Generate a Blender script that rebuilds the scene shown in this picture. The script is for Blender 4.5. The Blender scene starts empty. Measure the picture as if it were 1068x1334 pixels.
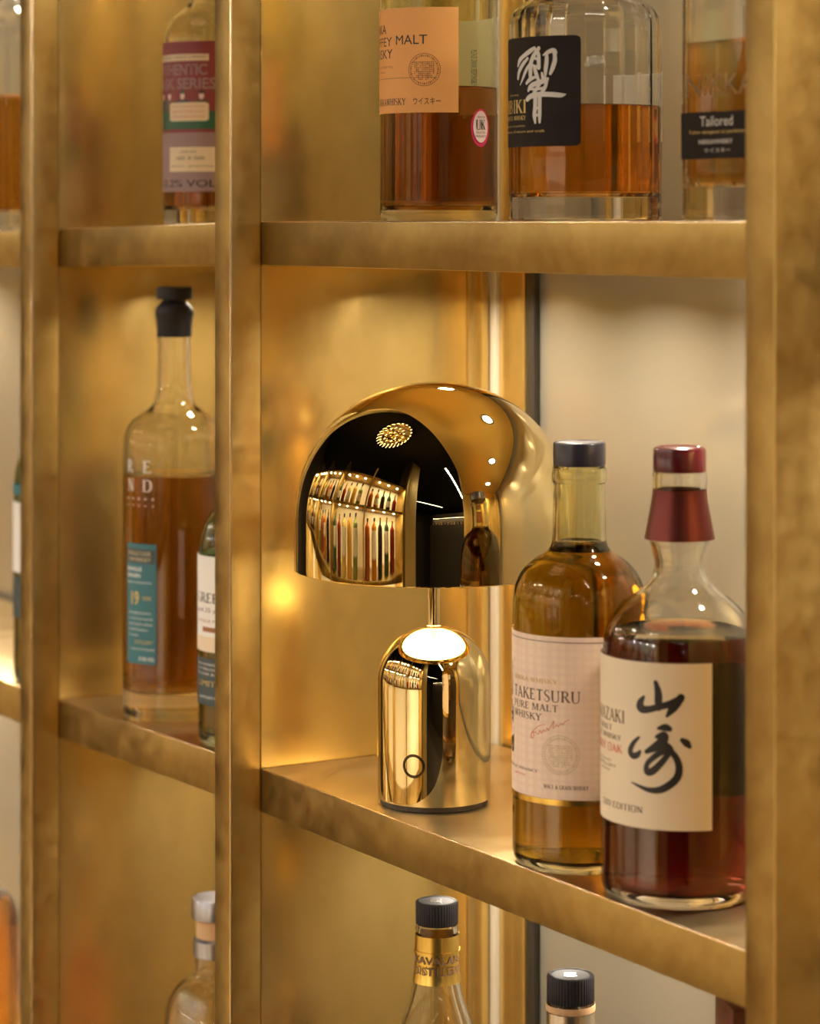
import bpy, bmesh, math, random
from mathutils import Vector, Matrix
random.seed(7)
D = bpy.data
SC = bpy.context.scene
COL = SC.collection
PI = math.pi
R = math.radians

# ------------------------------------------------------------------ camera, world, large lights, exposure
TH = R(30.7708)                       # the camera looks 30.8 degrees off the line of the shelves
CAM = Vector((1.6583, -0.8669, 0.379))
FWD = Vector((-math.cos(TH), math.sin(TH), 0)); RGT = Vector((math.sin(TH), math.cos(TH), 0))
cd = D.cameras.new('camera'); cam = D.objects.new('camera', cd); COL.objects.link(cam)
cam.matrix_world = Matrix(((RGT.x, 0, -FWD.x, CAM.x), (RGT.y, 0, -FWD.y, CAM.y), (0, 1, 0, CAM.z), (0, 0, 0, 1)))
cd.sensor_width = 36; cd.lens = 3500 / 1334 * 36; cd.shift_y = -(667 - 291) / 1334
cd.clip_start = 0.05
cd.dof.use_dof = True; cd.dof.focus_distance = 1.70; cd.dof.aperture_fstop = 7.5
SC.camera = cam
SC.view_settings.view_transform = 'Standard'; SC.view_settings.look = 'None'
SC.view_settings.gamma = 1; SC.view_settings.use_curve_mapping = False
SC.view_settings.exposure = 0.28
cy = SC.cycles
cy.use_denoising = True
cy.max_bounces = 26; cy.glossy_bounces = 10; cy.transmission_bounces = 22; cy.transparent_max_bounces = 16; cy.diffuse_bounces = 4
cy.sample_clamp_indirect = 4.0; cy.blur_glossy = 0.6
cy.caustics_reflective = True; cy.caustics_refractive = True

W = D.worlds.new('world'); SC.world = W; W.use_nodes = True
W.node_tree.nodes['Background'].inputs[0].default_value = (0.9, 0.75, 0.55, 1)
W.node_tree.nodes['Background'].inputs[1].default_value = 0.15

def area(name, loc, sx, sy, watts, col, rot=(0, 0, 0), disk=False, spread=180):
    l = D.lights.new(name, 'AREA'); l.shape = 'DISK' if disk else 'RECTANGLE'
    l.size = sx
    if not disk: l.size_y = sy
    l.energy = watts; l.color = col; l.spread = R(spread)
    o = D.objects.new(name, l); COL.objects.link(o); o.location = loc; o.rotation_euler = rot
    return o
WARM = (1.0, 0.88, 0.70); NEUT = (1.0, 0.93, 0.84)
CEIL = 1.62
area('ceiling_strip_light', (4.5, -0.42, CEIL - .035), 6.0, 0.035, 28, NEUT)
area('ceiling_strip_light', (3.4, -2.9, CEIL - .035), 4.0, 0.02, 8, NEUT, (0, 0, R(18)))
# unseen fill light added to the room, left of the shelves and behind the photographer
area('added_fill_light', (-2.2, -3.6, CEIL - .03), 1.2, 1.2, 22, NEUT, (0, 0, 0))

# ------------------------------------------------------------------ materials
def new_mat(name):
    m = D.materials.new(name); m.use_nodes = True
    nt = m.node_tree; b = nt.nodes['Principled BSDF']
    return m, nt, b
def simple(name, col, rough=0.5, metal=0.0, **k):
    m, nt, b = new_mat(name)
    b.inputs['Base Color'].default_value = (*col, 1); b.inputs['Roughness'].default_value = rough; b.inputs['Metallic'].default_value = metal
    for kk, v in k.items(): b.inputs[kk.replace('_', ' ')].default_value = v
    return m
def brass(name, light, dark, r0, r1, scale=7.0, stretch=(1, 1, 1), bump=0.02, metal=1.0, soft=False):
    m, nt, b = new_mat(name); N, L = nt.nodes, nt.links
    tc = N.new('ShaderNodeTexCoord'); mp = N.new('ShaderNodeMapping'); mp.inputs['Scale'].default_value = stretch
    L.new(tc.outputs['Object'], mp.inputs[0])
    n1 = N.new('ShaderNodeTexNoise'); n1.inputs['Scale'].default_value = scale; n1.inputs['Detail'].default_value = 7; n1.inputs['Roughness'].default_value = 0.62; n1.inputs['Distortion'].default_value = 0.6
    n2 = N.new('ShaderNodeTexNoise'); n2.inputs['Scale'].default_value = scale * 9; n2.inputs['Detail'].default_value = 5
    n3 = N.new('ShaderNodeTexNoise'); n3.inputs['Scale'].default_value = 420; n3.inputs['Detail'].default_value = 2
    for n in (n1, n2, n3): L.new(mp.outputs[0], n.inputs[0])
    rp = N.new('ShaderNodeValToRGB'); rp.color_ramp.elements[0].position = 0.20 if soft else 0.32; rp.color_ramp.elements[1].position = 0.80 if soft else 0.66
    if soft: n1.inputs['Detail'].default_value = 3; n1.inputs['Distortion'].default_value = 0; n2.inputs['Detail'].default_value = 2
    rp.color_ramp.elements[0].color = (*dark, 1); rp.color_ramp.elements[1].color = (*light, 1)
    mx = N.new('ShaderNodeMath'); mx.operation = 'MULTIPLY_ADD'; mx.inputs[1].default_value = 0.35; 
    L.new(n2.outputs[0], mx.inputs[0]); 
    sub = N.new('ShaderNodeMath'); sub.operation = 'MULTIPLY_ADD'; sub.inputs[1].default_value = 0.82; sub.inputs[2].default_value = -0.09
    L.new(n1.outputs[0], sub.inputs[0]); L.new(sub.outputs[0], mx.inputs[2])
    L.new(mx.outputs[0], rp.inputs[0]); L.new(rp.outputs[0], b.inputs['Base Color'])
    mr = N.new('ShaderNodeMapRange'); mr.inputs[1].default_value = 0.3; mr.inputs[2].default_value = 0.7; mr.inputs[3].default_value = r0; mr.inputs[4].default_value = r1
    L.new(n2.outputs[0], mr.inputs[0]); L.new(mr.outputs[0], b.inputs['Roughness'])
    b.inputs['Metallic'].default_value = metal
    bp = N.new('ShaderNodeBump'); bp.inputs['Strength'].default_value = bump; bp.inputs['Distance'].default_value = 0.001
    L.new(n3.outputs[0], bp.inputs['Height']); L.new(bp.outputs[0], b.inputs['Normal'])
    return m
M = {}
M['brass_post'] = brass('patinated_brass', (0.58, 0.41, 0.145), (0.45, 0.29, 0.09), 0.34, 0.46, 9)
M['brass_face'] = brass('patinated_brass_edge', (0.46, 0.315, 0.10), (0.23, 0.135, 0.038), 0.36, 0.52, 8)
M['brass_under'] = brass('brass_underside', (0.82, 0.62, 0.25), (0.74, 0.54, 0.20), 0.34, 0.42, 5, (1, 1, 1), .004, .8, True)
M['edge'] = simple('painted_edge_highlight', (0.86, 0.66, 0.40), 0.25, 1.0)  # lighter brass that paints the highlight along bevelled corners
M['brass_wall'] = brass('brushed_brass_panel', (0.74, 0.545, 0.20), (0.66, 0.465, 0.15), 0.19, 0.26, 5, (1, 1, .6), 0.006, .90, True)
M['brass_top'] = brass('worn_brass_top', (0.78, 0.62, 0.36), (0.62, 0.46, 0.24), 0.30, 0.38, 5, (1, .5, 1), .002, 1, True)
M['cream'] = brass('satin_champagne_panel', (0.36, 0.325, 0.255), (0.35, 0.315, 0.245), 0.17, 0.20, 3, (1, 1, 1), 0.002, 0.6, True)
M['brass_matte'] = brass('matt_brass_cladding', (0.80, 0.58, 0.25), (0.7, 0.5, 0.2), 0.35, 0.45, 5, metal=.3)
M['bead'] = simple('pale_cream_bead', (0.44, 0.40, 0.33), 0.45)
M['black'] = simple('gap_shadow_black', (0.02, 0.017, 0.014), 0.35)  # shade of the gap beside each brass bar, put into colour
M['gold'] = simple('polished_gold', (0.95, 0.80, 0.45), 0.012, 1.0)
M['gold_dark'] = simple('gold_engraved_ring', (0.06, 0.04, 0.015), 0.25, 0.8)
M['foot'] = simple('dark_rubber_foot', (0.03, 0.02, 0.015), 0.5)
M['inner'] = simple('white_enamel_inner', (0.85, 0.8, 0.7), 0.4)
def emit(name, col, s):
    m, nt, b = new_mat(name); b.inputs['Emission Color'].default_value = (*col, 1); b.inputs['Emission Strength'].default_value = s
    b.inputs['Base Color'].default_value = (*col, 1); return m
M['diffuser'] = emit('lit_diffuser', (1.0, 0.88, 0.68), 4.6)
def glass(name, col=(1, 1, 1), ior=1.48, rough=0.0):
    m, nt, b = new_mat(name)
    b.inputs['Base Color'].default_value = (*col, 1); b.inputs['Roughness'].default_value = rough
    b.inputs['Transmission Weight'].default_value = 1; b.inputs['IOR'].default_value = ior
    return m
def liquid(name, T, depth=0.08):
    """T = what a depth of this liquid lets through, per channel"""
    m, nt, b = new_mat(name)
    b.inputs['Base Color'].default_value = (1, 1, 1, 1); b.inputs['Roughness'].default_value = 0
    b.inputs['Transmission Weight'].default_value = 1; b.inputs['IOR'].default_value = 1.36
    s = [-math.log(t) / depth for t in T]; d = max(s)
    va = nt.nodes.new('ShaderNodeVolumeAbsorption'); va.inputs['Density'].default_value = d
    va.inputs['Color'].default_value = (1 - s[0] / d, 1 - s[1] / d, 1 - s[2] / d, 1)
    nt.links.new(va.outputs[0], nt.nodes['Material Output'].inputs['Volume'])
    return m
M['glass'] = glass('clear_glass', (0.985, 0.99, 0.98))
M['glass_olive'] = glass('olive_tinted_glass', (0.90, 0.90, 0.68))
M['glass_green'] = glass('green_glass', (0.70, 0.88, 0.70))
M['amber'] = liquid('amber_whisky', (0.66, 0.30, 0.02))
M['gold_whisky'] = liquid('golden_whisky', (0.38, 0.17, 0.006))
M['brown'] = liquid('dark_amber_whisky', (0.36, 0.10, 0.006))
M['teal_whisky'] = liquid('deep_amber_whisky', (0.38, 0.15, 0.008))
M['red'] = liquid('red_brown_whisky', (0.07, 0.003, 0.0008))
M['copper'] = liquid('copper_whisky', (0.93, 0.37, 0.02))
M['paper'] = simple('cream_paper', (0.80, 0.66, 0.46), 0.6)
M['paper_pink'] = None
M['paper_white'] = simple('white_paper', (0.85, 0.82, 0.76), 0.6)
M['paper_orange'] = brass('orange_paper', (0.90, 0.44, 0.13), (0.86, 0.40, 0.11), 0.55, 0.6, 40, metal=0)
M['paper_black'] = brass('black_paper', (0.030, 0.024, 0.023), (0.020, 0.016, 0.015), 0.7, 0.85, 30, metal=0)
M['paper_black'].node_tree.nodes['Principled BSDF'].inputs['Specular IOR Level'].default_value = .2
M['paper_teal'] = simple('teal_paper', (0.022, 0.14, 0.17), 0.5)
M['paper_maroon'] = simple('maroon_paper', (0.22, 0.03, 0.035), 0.55)
M['paper_green'] = simple('dark_green_print', (0.02, 0.10, 0.05), 0.5)
M['paper_mauve'] = simple('mauve_print', (0.30, 0.20, 0.21), 0.6)
M['paper_dark'] = simple('dark_slate_paper', (0.04, 0.06, 0.065), 0.5)
M['ink'] = simple('black_ink', (0.02, 0.016, 0.014), 0.5)
M['ink_brown'] = simple('brown_ink', (0.13, 0.07, 0.04), 0.5)
M['ink_red'] = simple('red_ink', (0.62, 0.07, 0.05), 0.5)
M['ink_white'] = simple('white_ink', (0.75, 0.73, 0.70), 0.5)
M['ink_gold'] = simple('gold_ink', (0.62, 0.46, 0.16), 0.35, 0.6)
M['ink_faint'] = simple('faint_tan_ink', (0.60, 0.47, 0.28), 0.5)
M['ink_orange_dark'] = simple('rust_ink', (0.30, 0.12, 0.04), 0.5)
M['pink'] = simple('pink_sticker', (0.62, 0.03, 0.12), 0.4)
M['sticker'] = simple('pale_sticker', (0.80, 0.62, 0.60), 0.4)
M['frost'] = glass('frosted_print', (0.9, 0.9, 0.88), 1.4, 0.35)
M['cap_black'] = simple('black_plastic', (0.018, 0.016, 0.018), 0.48, Specular_IOR_Level=.2)
M['cap_purple'] = simple('blue_black_cap', (0.016, 0.013, 0.022), 0.28)
M['cap_red'] = simple('oxblood_cap', (0.09, 0.008, 0.012), 0.2)
M['foil_red'] = simple('red_foil', (0.14, 0.03, 0.025), 0.38, 0.8)
M['foil_gold'] = simple('gold_foil', (0.80, 0.56, 0.14), 0.26, 1.0)
M['foil_silver'] = simple('silver_foil', (0.75, 0.70, 0.66), 0.25, 1.0)
M['steel'] = simple('brushed_silver', (0.36, 0.36, 0.40), 0.25, 0.9)
M['cork'] = simple('cork', (0.50, 0.30, 0.15), 0.7)
M['wood_dark'] = simple('dark_red_wood', (0.11, 0.03, 0.016), 0.35)
def hexpaper():
    m, nt, b = new_mat('patterned_pink_cream_paper'); N, L = nt.nodes, nt.links
    tc = N.new('ShaderNodeTexCoord'); v = N.new('ShaderNodeTexVoronoi'); v.inputs['Scale'].default_value = 210
    v.inputs['Randomness'].default_value = 0.0; L.new(tc.outputs['Object'], v.inputs[0])
    rp = N.new('ShaderNodeValToRGB'); rp.color_ramp.elements[0].color = (0.86, 0.68, 0.50, 1); rp.color_ramp.elements[1].color = (0.80, 0.60, 0.47, 1)
    rp.color_ramp.elements[0].position = 0.2; rp.color_ramp.elements[1].position = 0.6
    L.new(v.outputs['Distance'], rp.inputs[0]); L.new(rp.outputs[0], b.inputs['Base Color']); b.inputs['Roughness'].default_value = 0.55
    return m
M['paper_pink'] = hexpaper()
def thin_paper():
    m, nt, b = new_mat('thin_white_paper'); N, L = nt.nodes, nt.links
    b.inputs['Base Color'].default_value = (.85, .82, .76, 1); b.inputs['Roughness'].default_value = .6
    t = N.new('ShaderNodeBsdfTranslucent'); t.inputs[0].default_value = (.95, .93, .9, 1); x = N.new('ShaderNodeMixShader'); x.inputs[0].default_value = .75
    L.new(b.outputs[0], x.inputs[1]); L.new(t.outputs[0], x.inputs[2]); L.new(x.outputs[0], N['Material Output'].inputs[0]); return m
M['paper_thin'] = thin_paper()

# ------------------------------------------------------------------ helpers
def mesh_obj(name, bm, m, parent=None, smooth=35):
    bmesh.ops.recalc_face_normals(bm, faces=bm.faces)
    if smooth is not None:
        for f in bm.faces: f.smooth = True
        for e in bm.edges:
            if len(e.link_faces) == 2 and e.calc_face_angle(0) > R(smooth): e.smooth = False
    me = D.meshes.new(name); bm.to_mesh(me); bm.free()
    for mm in (m if isinstance(m, (list, tuple)) else [m]): me.materials.append(mm)
    o = D.objects.new(name, me); COL.objects.link(o)
    if parent: o.parent = parent
    return o
def tag(o, label=None, cat=None, group=None, kind=None):
    if label: o['label'] = label
    if cat: o['category'] = cat
    if group: o['group'] = group
    if kind: o['kind'] = kind
    return o
def thing(name, label, cat, loc=(0, 0, 0), group=None, rz=0):
    o = D.objects.new(name, None); COL.objects.link(o); o.empty_display_size = .02
    o.location = loc; o.rotation_euler = (0, 0, rz)
    return tag(o, label, cat, group)
def add_box(bm, x0, x1, y0, y1, z0, z1, bevel=0.0, dz=0.0):
    """dz lowers the x0 end (a board that hangs a little)"""
    P = [(x, y, z - (dz if x == x0 else 0)) for x in (x0, x1) for y in (y0, y1) for z in (z0, z1)]
    v = [bm.verts.new(p) for p in P]
    fs = [bm.faces.new([v[i] for i in q]) for q in ((0, 1, 3, 2), (4, 6, 7, 5), (0, 4, 5, 1), (2, 3, 7, 6), (0, 2, 6, 4), (1, 5, 7, 3))]
    if bevel:
        es = list({e for f in fs for e in f.edges})
        bmesh.ops.bevel(bm, geom=es, offset=bevel, segments=2, affect='EDGES', profile=0.5)
def box(name, a, m, parent=None, bevel=0.0008, dz=0.0):
    bm = bmesh.new(); add_box(bm, *a, bevel=bevel, dz=dz); return mesh_obj(name, bm, m, parent)
def chaikin(p, n=2):
    for _ in range(n):
        q = [p[0]]
        for a, b in zip(p, p[1:]):
            q.append((a[0] * .75 + b[0] * .25, a[1] * .75 + b[1] * .25)); q.append((a[0] * .25 + b[0] * .75, a[1] * .25 + b[1] * .75))
        q.append(p[-1]); p = q
    return p
def lathe_bm(prof, segs=64, sect=None, bm=None, phase=0.0):
    """prof: (r,z) list; points with r==0 are poles; a closed loop if it does not start and end on the axis"""
    bm = bm or bmesh.new(); rings = []
    for r, z in prof:
        if r < 1e-6: rings.append([bm.verts.new((0, 0, z))])
        else:
            ring = []
            for i in range(segs):
                a = 2 * PI * i / segs + phase
                x, y = (r * math.cos(a), r * math.sin(a)) if not sect else sect(a, r, z)
                ring.append(bm.verts.new((x, y, z)))
            rings.append(ring)
    pairs = list(zip(rings, rings[1:]))
    if prof[0][0] > 1e-6 and prof[-1][0] > 1e-6: pairs.append((rings[-1], rings[0]))
    for a, b in pairs:
        for i in range(segs):
            j = (i + 1) % segs
            if len(a) == 1 and len(b) == 1: continue
            if len(a) == 1: bm.faces.new((a[0], b[j], b[i]))
            elif len(b) == 1: bm.faces.new((a[i], a[j], b[0]))
            else: bm.faces.new((a[i], a[j], b[j], b[i]))
    return bm
def lathe(name, prof, m, parent, segs=64, sect=None, smooth=35, phase=0.0):
    return mesh_obj(name, lathe_bm(prof, segs, sect, phase=phase), m, parent, smooth)
def r_at(prof, z):
    for (r0, z0), (r1, z1) in zip(prof, prof[1:]):
        if (z0 <= z <= z1) and z1 > z0: return r0 + (r1 - r0) * (z - z0) / (z1 - z0)
    return prof[-1][0]
def glass_and_liquid(parent, outer, wall, base, level, gm, lm, segs=72, sect=None, punt=0.004, smooth=35, cut=None):
    """outer: (r,z) in metres from the foot edge to the mouth, z rising. Closed thick glass shell plus the drink in it."""
    out = chaikin(outer, 2)
    inn = [(max(r - wall, .004), z) for r, z in out if z > base + .004]
    r0 = r_at(out, base + .004) - wall
    inn = [(0, base + punt * .8), (r0 * .55, base + punt * .5), (r0 * .86, base), (r0 * .97, base + .0022)] + inn
    prof = [(0, punt), (out[0][0] * .55, punt * .8), (out[0][0] * .88, .0006)] + out + list(reversed(inn))
    g = lathe('glass', prof, gm, parent, segs, sect, smooth)
    l = None
    if level:
        e = .00035
        q = [(0, base + punt * .8 - e), (r0 * .55, base + punt * .5 - e), (r0 * .86 + e, base - e), (r0 * .97 + e, base + .0022 - e)]
        q += [(r + e, z) for r, z in inn[4:] if z < level - .0005]
        rl = r_at(inn[4:], level) + e
        q += [(rl, level), (rl - .0012, level - .0006), (0, level - .0007)]
        l = lathe('whisky', q, lm, parent, segs, sect, smooth)
    return g, l, inn
def cam_angle(loc): return math.atan2(CAM.y - loc[1], CAM.x - loc[0])
def wrap(bm, r, off=0.0):
    """flat x = arc length, y = height, z = stand-off -> round a cylinder of radius r about local Z, x=0 facing local +X"""
    for v in bm.verts:
        a = v.co.x / r; rr = r + off + v.co.z; z = v.co.y
        v.co = (rr * math.cos(a), rr * math.sin(a), z)
def label_patch(name, parent, r, a0, a1, z0, z1, m, off=.0002, th=.0002, round_c=0.0):
    bm = bmesh.new(); n = max(4, int((a1 - a0) / 4)); top = []; bot = []
    def zs(t):
        if not round_c: return 0
        d = min(t, 1 - t) * R(a1 - a0) * r
        return 0 if d >= round_c else round_c - math.sqrt(max(0, round_c ** 2 - (round_c - d) ** 2))
    ts = sorted(set([i / n for i in range(n + 1)] + ([.003, .01, .99, .997] if round_c else [])))
    g = [[], [], [], []]
    for t in ts:
        a = R(a0 + (a1 - a0) * t); k = zs(t)
        for q, (rr, z) in zip(g, ((r + off, z0 + k), (r + off + th, z0 + k), (r + off + th, z1 - k), (r + off, z1 - k))):
            q.append(bm.verts.new((rr * math.cos(a), rr * math.sin(a), z)))
    for i in range(len(ts) - 1):
        for q, p in ((0, 1), (1, 2), (2, 3), (3, 0)): bm.faces.new((g[q][i], g[q][i + 1], g[p][i + 1], g[p][i]))
    bm.faces.new([q[0] for q in g]); bm.faces.new([q[-1] for q in g])
    return mesh_obj(name, bm, m, parent)
def text_bm(txt, bold=0.0):
    c = D.curves.new('t', 'FONT'); c.body = txt; c.size = 1; c.offset = bold; c.resolution_u = 3
    o = D.objects.new('t', c); COL.objects.link(o)
    dg = bpy.context.evaluated_depsgraph_get(); me = D.meshes.new_from_object(o.evaluated_get(dg))
    bm = bmesh.new(); bm.from_mesh(me); D.meshes.remove(me); D.objects.remove(o); D.curves.remove(c)
    return bm
K_, T_ = .17, .085
def _st(x, a=0, b=1): return [(x, a, K_), (x, b, K_)]
SERIF = {   # letter: (advance, ribbons, serif marks)
 'A': (.82, [[(.08, 0, T_), (.40, 1, T_)], [(.37, 1, K_), (.72, 0, K_)], [(.19, .34, T_), (.58, .34, T_)]], [(.08, 0), (.72, 0)]),
 'B': (.70, [_st(.14), [(.14, .97, T_), (.40, .99, .07), (.56, .76, K_), (.40, .53, .07), (.14, .53, T_)], [(.14, .53, T_), (.44, .54, .07), (.62, .28, K_), (.44, .01, .07), (.14, .03, T_)]], [(.12, 0), (.12, 1)]),
 'C': (.76, [[(.68, .74, .05), (.66, .97, .05), (.38, 1.02, .06), (.10, .88, K_), (.10, .12, K_), (.38, -.02, .06), (.66, .03, .05), (.70, .24, .04)]], []),
 'D': (.80, [_st(.14), [(.14, .97, T_), (.50, 1.02, .07), (.72, .80, K_), (.72, .20, K_), (.50, -.02, .07), (.14, .03, T_)]], [(.12, 0), (.12, 1)]),
 'E': (.66, [_st(.14), [(.14, .97, T_), (.56, .97, T_), (.56, .80, .03)], [(.14, .53, T_), (.44, .53, T_)], [(.14, .03, T_), (.58, .03, T_), (.60, .22, .03)]], [(.12, 0), (.12, 1)]),
 'F': (.62, [_st(.14), [(.14, .97, T_), (.56, .97, T_), (.56, .80, .03)], [(.14, .53, T_), (.44, .53, T_)]], [(.14, 0), (.12, 1)]),
 'G': (.80, [[(.68, .76, .05), (.66, .97, .05), (.38, 1.02, .06), (.10, .88, K_), (.10, .12, K_), (.38, -.02, .06), (.68, .03, .05)], _st(.66, 0, .40)], [(.66, .42)]),
 'H': (.86, [_st(.14), _st(.70), [(.14, .53, T_), (.70, .53, T_)]], [(.14, 0), (.14, 1), (.70, 0), (.70, 1)]),
 'I': (.34, [_st(.17)], [(.17, 0), (.17, 1)]),
 'J': (.42, [[(.26, 1, K_), (.26, .2, K_), (.20, -.1, .07), (.02, -.12, .05)]], [(.26, 1)]),
 'K': (.82, [_st(.14), [(.20, .44, T_), (.62, 1, T_)], [(.34, .60, K_), (.72, 0, K_)]], [(.14, 0), (.14, 1), (.62, 1), (.72, 0)]),
 'L': (.64, [_st(.14), [(.14, .03, T_), (.58, .03, T_), (.60, .24, .03)]], [(.12, 0), (.14, 1)]),
 'M': (1.0, [[(.12, 0, T_), (.16, 1, T_)], [(.18, 1, K_), (.48, .05, .10)], [(.48, .05, T_), (.78, 1, T_)], _st(.82)], [(.12, 0), (.12, 1), (.82, 0), (.84, 1)]),
 'N': (.86, [[(.14, 0, T_), (.14, 1, T_)], [(.14, 1, K_), (.70, 0, K_)], [(.72, 0, T_), (.72, 1, T_)]], [(.14, 0), (.12, 1), (.72, 1)]),
 'O': (.84, [[(.42, 1.02, T_), (.12, .98, .10), (.10, .50, K_), (.12, .02, .10), (.42, -.02, T_)], [(.42, 1.02, T_), (.72, .98, .10), (.74, .50, K_), (.72, .02, .10), (.42, -.02, T_)]], []),
 'P': (.66, [_st(.14), [(.14, .97, T_), (.44, .99, .07), (.60, .73, K_), (.44, .46, .07), (.14, .48, T_)]], [(.14, 0), (.12, 1)]),
 'R': (.78, [_st(.14), [(.14, .97, T_), (.44, .99, .07), (.60, .74, K_), (.44, .48, .07), (.14, .50, T_)], [(.36, .50, .12), (.68, 0, K_)]], [(.14, 0), (.12, 1), (.70, 0)]),
 'S': (.60, [[(.50, .78, .04), (.48, .97, .05), (.28, 1.03, .07), (.08, .86, .11), (.12, .62, .15), (.46, .40, .16), (.54, .18, .12), (.36, -.03, .07), (.12, .0, .05), (.06, .22, .04)]], []),
 'T': (.74, [_st(.37), [(.06, .78, .03), (.06, .97, T_), (.68, .97, T_), (.68, .78, .03)]], [(.37, 0)]),
 'U': (.84, [[(.14, 1, K_), (.14, .25, K_), (.22, -.02, .08), (.50, -.04, .06), (.68, .08, T_), (.68, 1, T_)]], [(.14, 1), (.68, 1)]),
 'V': (.82, [[(.10, 1, K_), (.42, 0, K_)], [(.42, 0, T_), (.74, 1, T_)]], [(.10, 1), (.74, 1)]),
 'W': (1.1, [[(.10, 1, K_), (.36, 0, K_)], [(.36, 0, T_), (.56, 1, T_)], [(.56, 1, K_), (.78, 0, K_)], [(.78, 0, T_), (1.0, 1, T_)]], [(.10, 1), (.56, 1), (1.0, 1)]),
 'Y': (.76, [[(.08, 1, K_), (.38, .48, K_)], [(.68, 1, T_), (.38, .48, T_)], _st(.38, 0, .50)], [(.08, 1), (.68, 1), (.38, 0)]),
 'Z': (.70, [[(.08, .78, .03), (.08, .97, T_), (.62, .97, T_)], [(.60, .97, K_), (.10, .03, K_)], [(.08, .03, T_), (.62, .03, T_), (.64, .24, .03)]], [])}
def serif_bm(txt):
    bm = bmesh.new(); x = 0.0
    def rib(p):
        if len(p) > 4:
            q = [p[0]]
            for a, b in zip(p, p[1:]):
                q.append(tuple(a[i] * .75 + b[i] * .25 for i in range(3))); q.append(tuple(a[i] * .25 + b[i] * .75 for i in range(3)))
            p = q + [p[-1]]
        L = []
        for i, (px, py, w) in enumerate(p):
            a = p[max(i - 1, 0)]; b = p[min(i + 1, len(p) - 1)]; d = Vector((b[0] - a[0], b[1] - a[1])).normalized()
            n = Vector((-d.y, d.x)) * w / 2
            if len(p) == 2 and abs(d.y) > .3: n = Vector((w / 2 / abs(d.y), 0)) * (-1 if d.y > 0 else 1)
            L.append((bm.verts.new((x + px + n.x, py + n.y, 0)), bm.verts.new((x + px - n.x, py - n.y, 0))))
        for a, b in zip(L, L[1:]): bm.faces.new((a[0], b[0], b[1], a[1]))
    for c in txt:
        if c == ' ': x += .42; continue
        if c not in SERIF:
            g = text_bm(c); 
            xs = [v.co.x for v in g.verts]; ys = [v.co.y for v in g.verts]; w = (max(xs) - min(xs)) / (max(ys) - min(ys)); fit(g, x + .06, x + .06 + w, 0, 1)
            mp = {v: bm.verts.new(v.co) for v in g.verts}
            for f in g.faces: bm.faces.new([mp[v] for v in f.verts])
            g.free(); x += w + .14; continue
        adv, rs, sf = SERIF[c]
        for p in rs: rib(p)
        for sx, sy in sf: rib([(sx - .13, sy - (.02 if sy > .5 else -.02), .06), (sx + .13, sy - (.02 if sy > .5 else -.02), .06)])
        x += adv + .07
    return bm
def fit(bm, x0, x1, y0, y1):
    xs = [v.co.x for v in bm.verts]; ys = [v.co.y for v in bm.verts]
    if not xs: return
    a, b, c, d = min(xs), max(xs), min(ys), max(ys)
    for v in bm.verts:
        v.co.x = x0 + (v.co.x - a) / (b - a or 1) * (x1 - x0); v.co.y = y0 + (v.co.y - c) / (d - c or 1) * (y1 - y0)
def text_on(parent, r, txt, a0, a1, z0, z1, m, off=.00048, bold=0.0, name='lettering', turn=False, serif=False):
    bm = serif_bm(txt) if serif else text_bm(txt, bold)
    if turn:
        for v in bm.verts: v.co.x, v.co.y = v.co.y, -v.co.x
    fit(bm, R(a0) * r, R(a1) * r, z0, z1)
    for v in bm.verts: v.co.z = 0
    wrap(bm, r, off)
    me = D.meshes.new(name); bm.to_mesh(me); bm.free(); me.materials.append(m)
    o = D.objects.new(name, me); COL.objects.link(o); o.parent = parent; return o
def text_flat(parent, txt, x0, x1, z0, z1, y, m, bold=0.0, name='lettering'):
    bm = text_bm(txt, bold); fit(bm, x0, x1, z0, z1)
    for v in bm.verts: v.co = (v.co.x, y, v.co.y)
    me = D.meshes.new(name); bm.to_mesh(me); bm.free(); me.materials.append(m)
    o = D.objects.new(name, me); COL.objects.link(o); o.parent = parent; return o
def ribbon(bm, pts, z=0.0):
    """brush stroke: pts (x, y, width) smoothed, flat in xy"""
    def ch(p):
        q = [p[0]]
        for a, b in zip(p, p[1:]):
            q.append(tuple(a[i] * .75 + b[i] * .25 for i in range(3))); q.append(tuple(a[i] * .25 + b[i] * .75 for i in range(3)))
        return q + [p[-1]]
    p = ch(ch(pts)); L = []; Rr = []
    for i, (x, y, w) in enumerate(p):
        a = p[max(i - 1, 0)]; b = p[min(i + 1, len(p) - 1)]
        d = Vector((b[0] - a[0], b[1] - a[1])); d = d.normalized() if d.length > 1e-9 else Vector((1, 0))
        n = Vector((-d.y, d.x)) * w / 2
        L.append(bm.verts.new((x + n.x, y + n.y, z))); Rr.append(bm.verts.new((x - n.x, y - n.y, z)))
    for i in range(len(p) - 1): bm.faces.new((L[i], L[i + 1], Rr[i + 1], Rr[i]))
    for e, s in ((0, -1), (len(p) - 1, 1)):          # round ends
        x, y, w = p[e]; a = L[e].co.xy - Vector((x, y)); k = []
        for j in range(1, 5):
            t = PI * j / 5 * (-s); k.append(bm.verts.new((x + a.x * math.cos(t) - a.y * math.sin(t), y + a.x * math.sin(t) + a.y * math.cos(t), z)))
        bm.faces.new([L[e]] + k + [Rr[e]])
def strokes_on(parent, r, strokes, m, name='calligraphy', off=.0005, fat=1.0):
    bm = bmesh.new()
    for i, s in enumerate(strokes): ribbon(bm, [(R(a) * r, z * .001, w * .001 * fat) for a, z, w in s], i * 1.2e-5)
    wrap(bm, r, off)
    me = D.meshes.new(name); bm.to_mesh(me); bm.free(); me.materials.append(m)
    o = D.objects.new(name, me); COL.objects.link(o); o.parent = parent; return o
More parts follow.
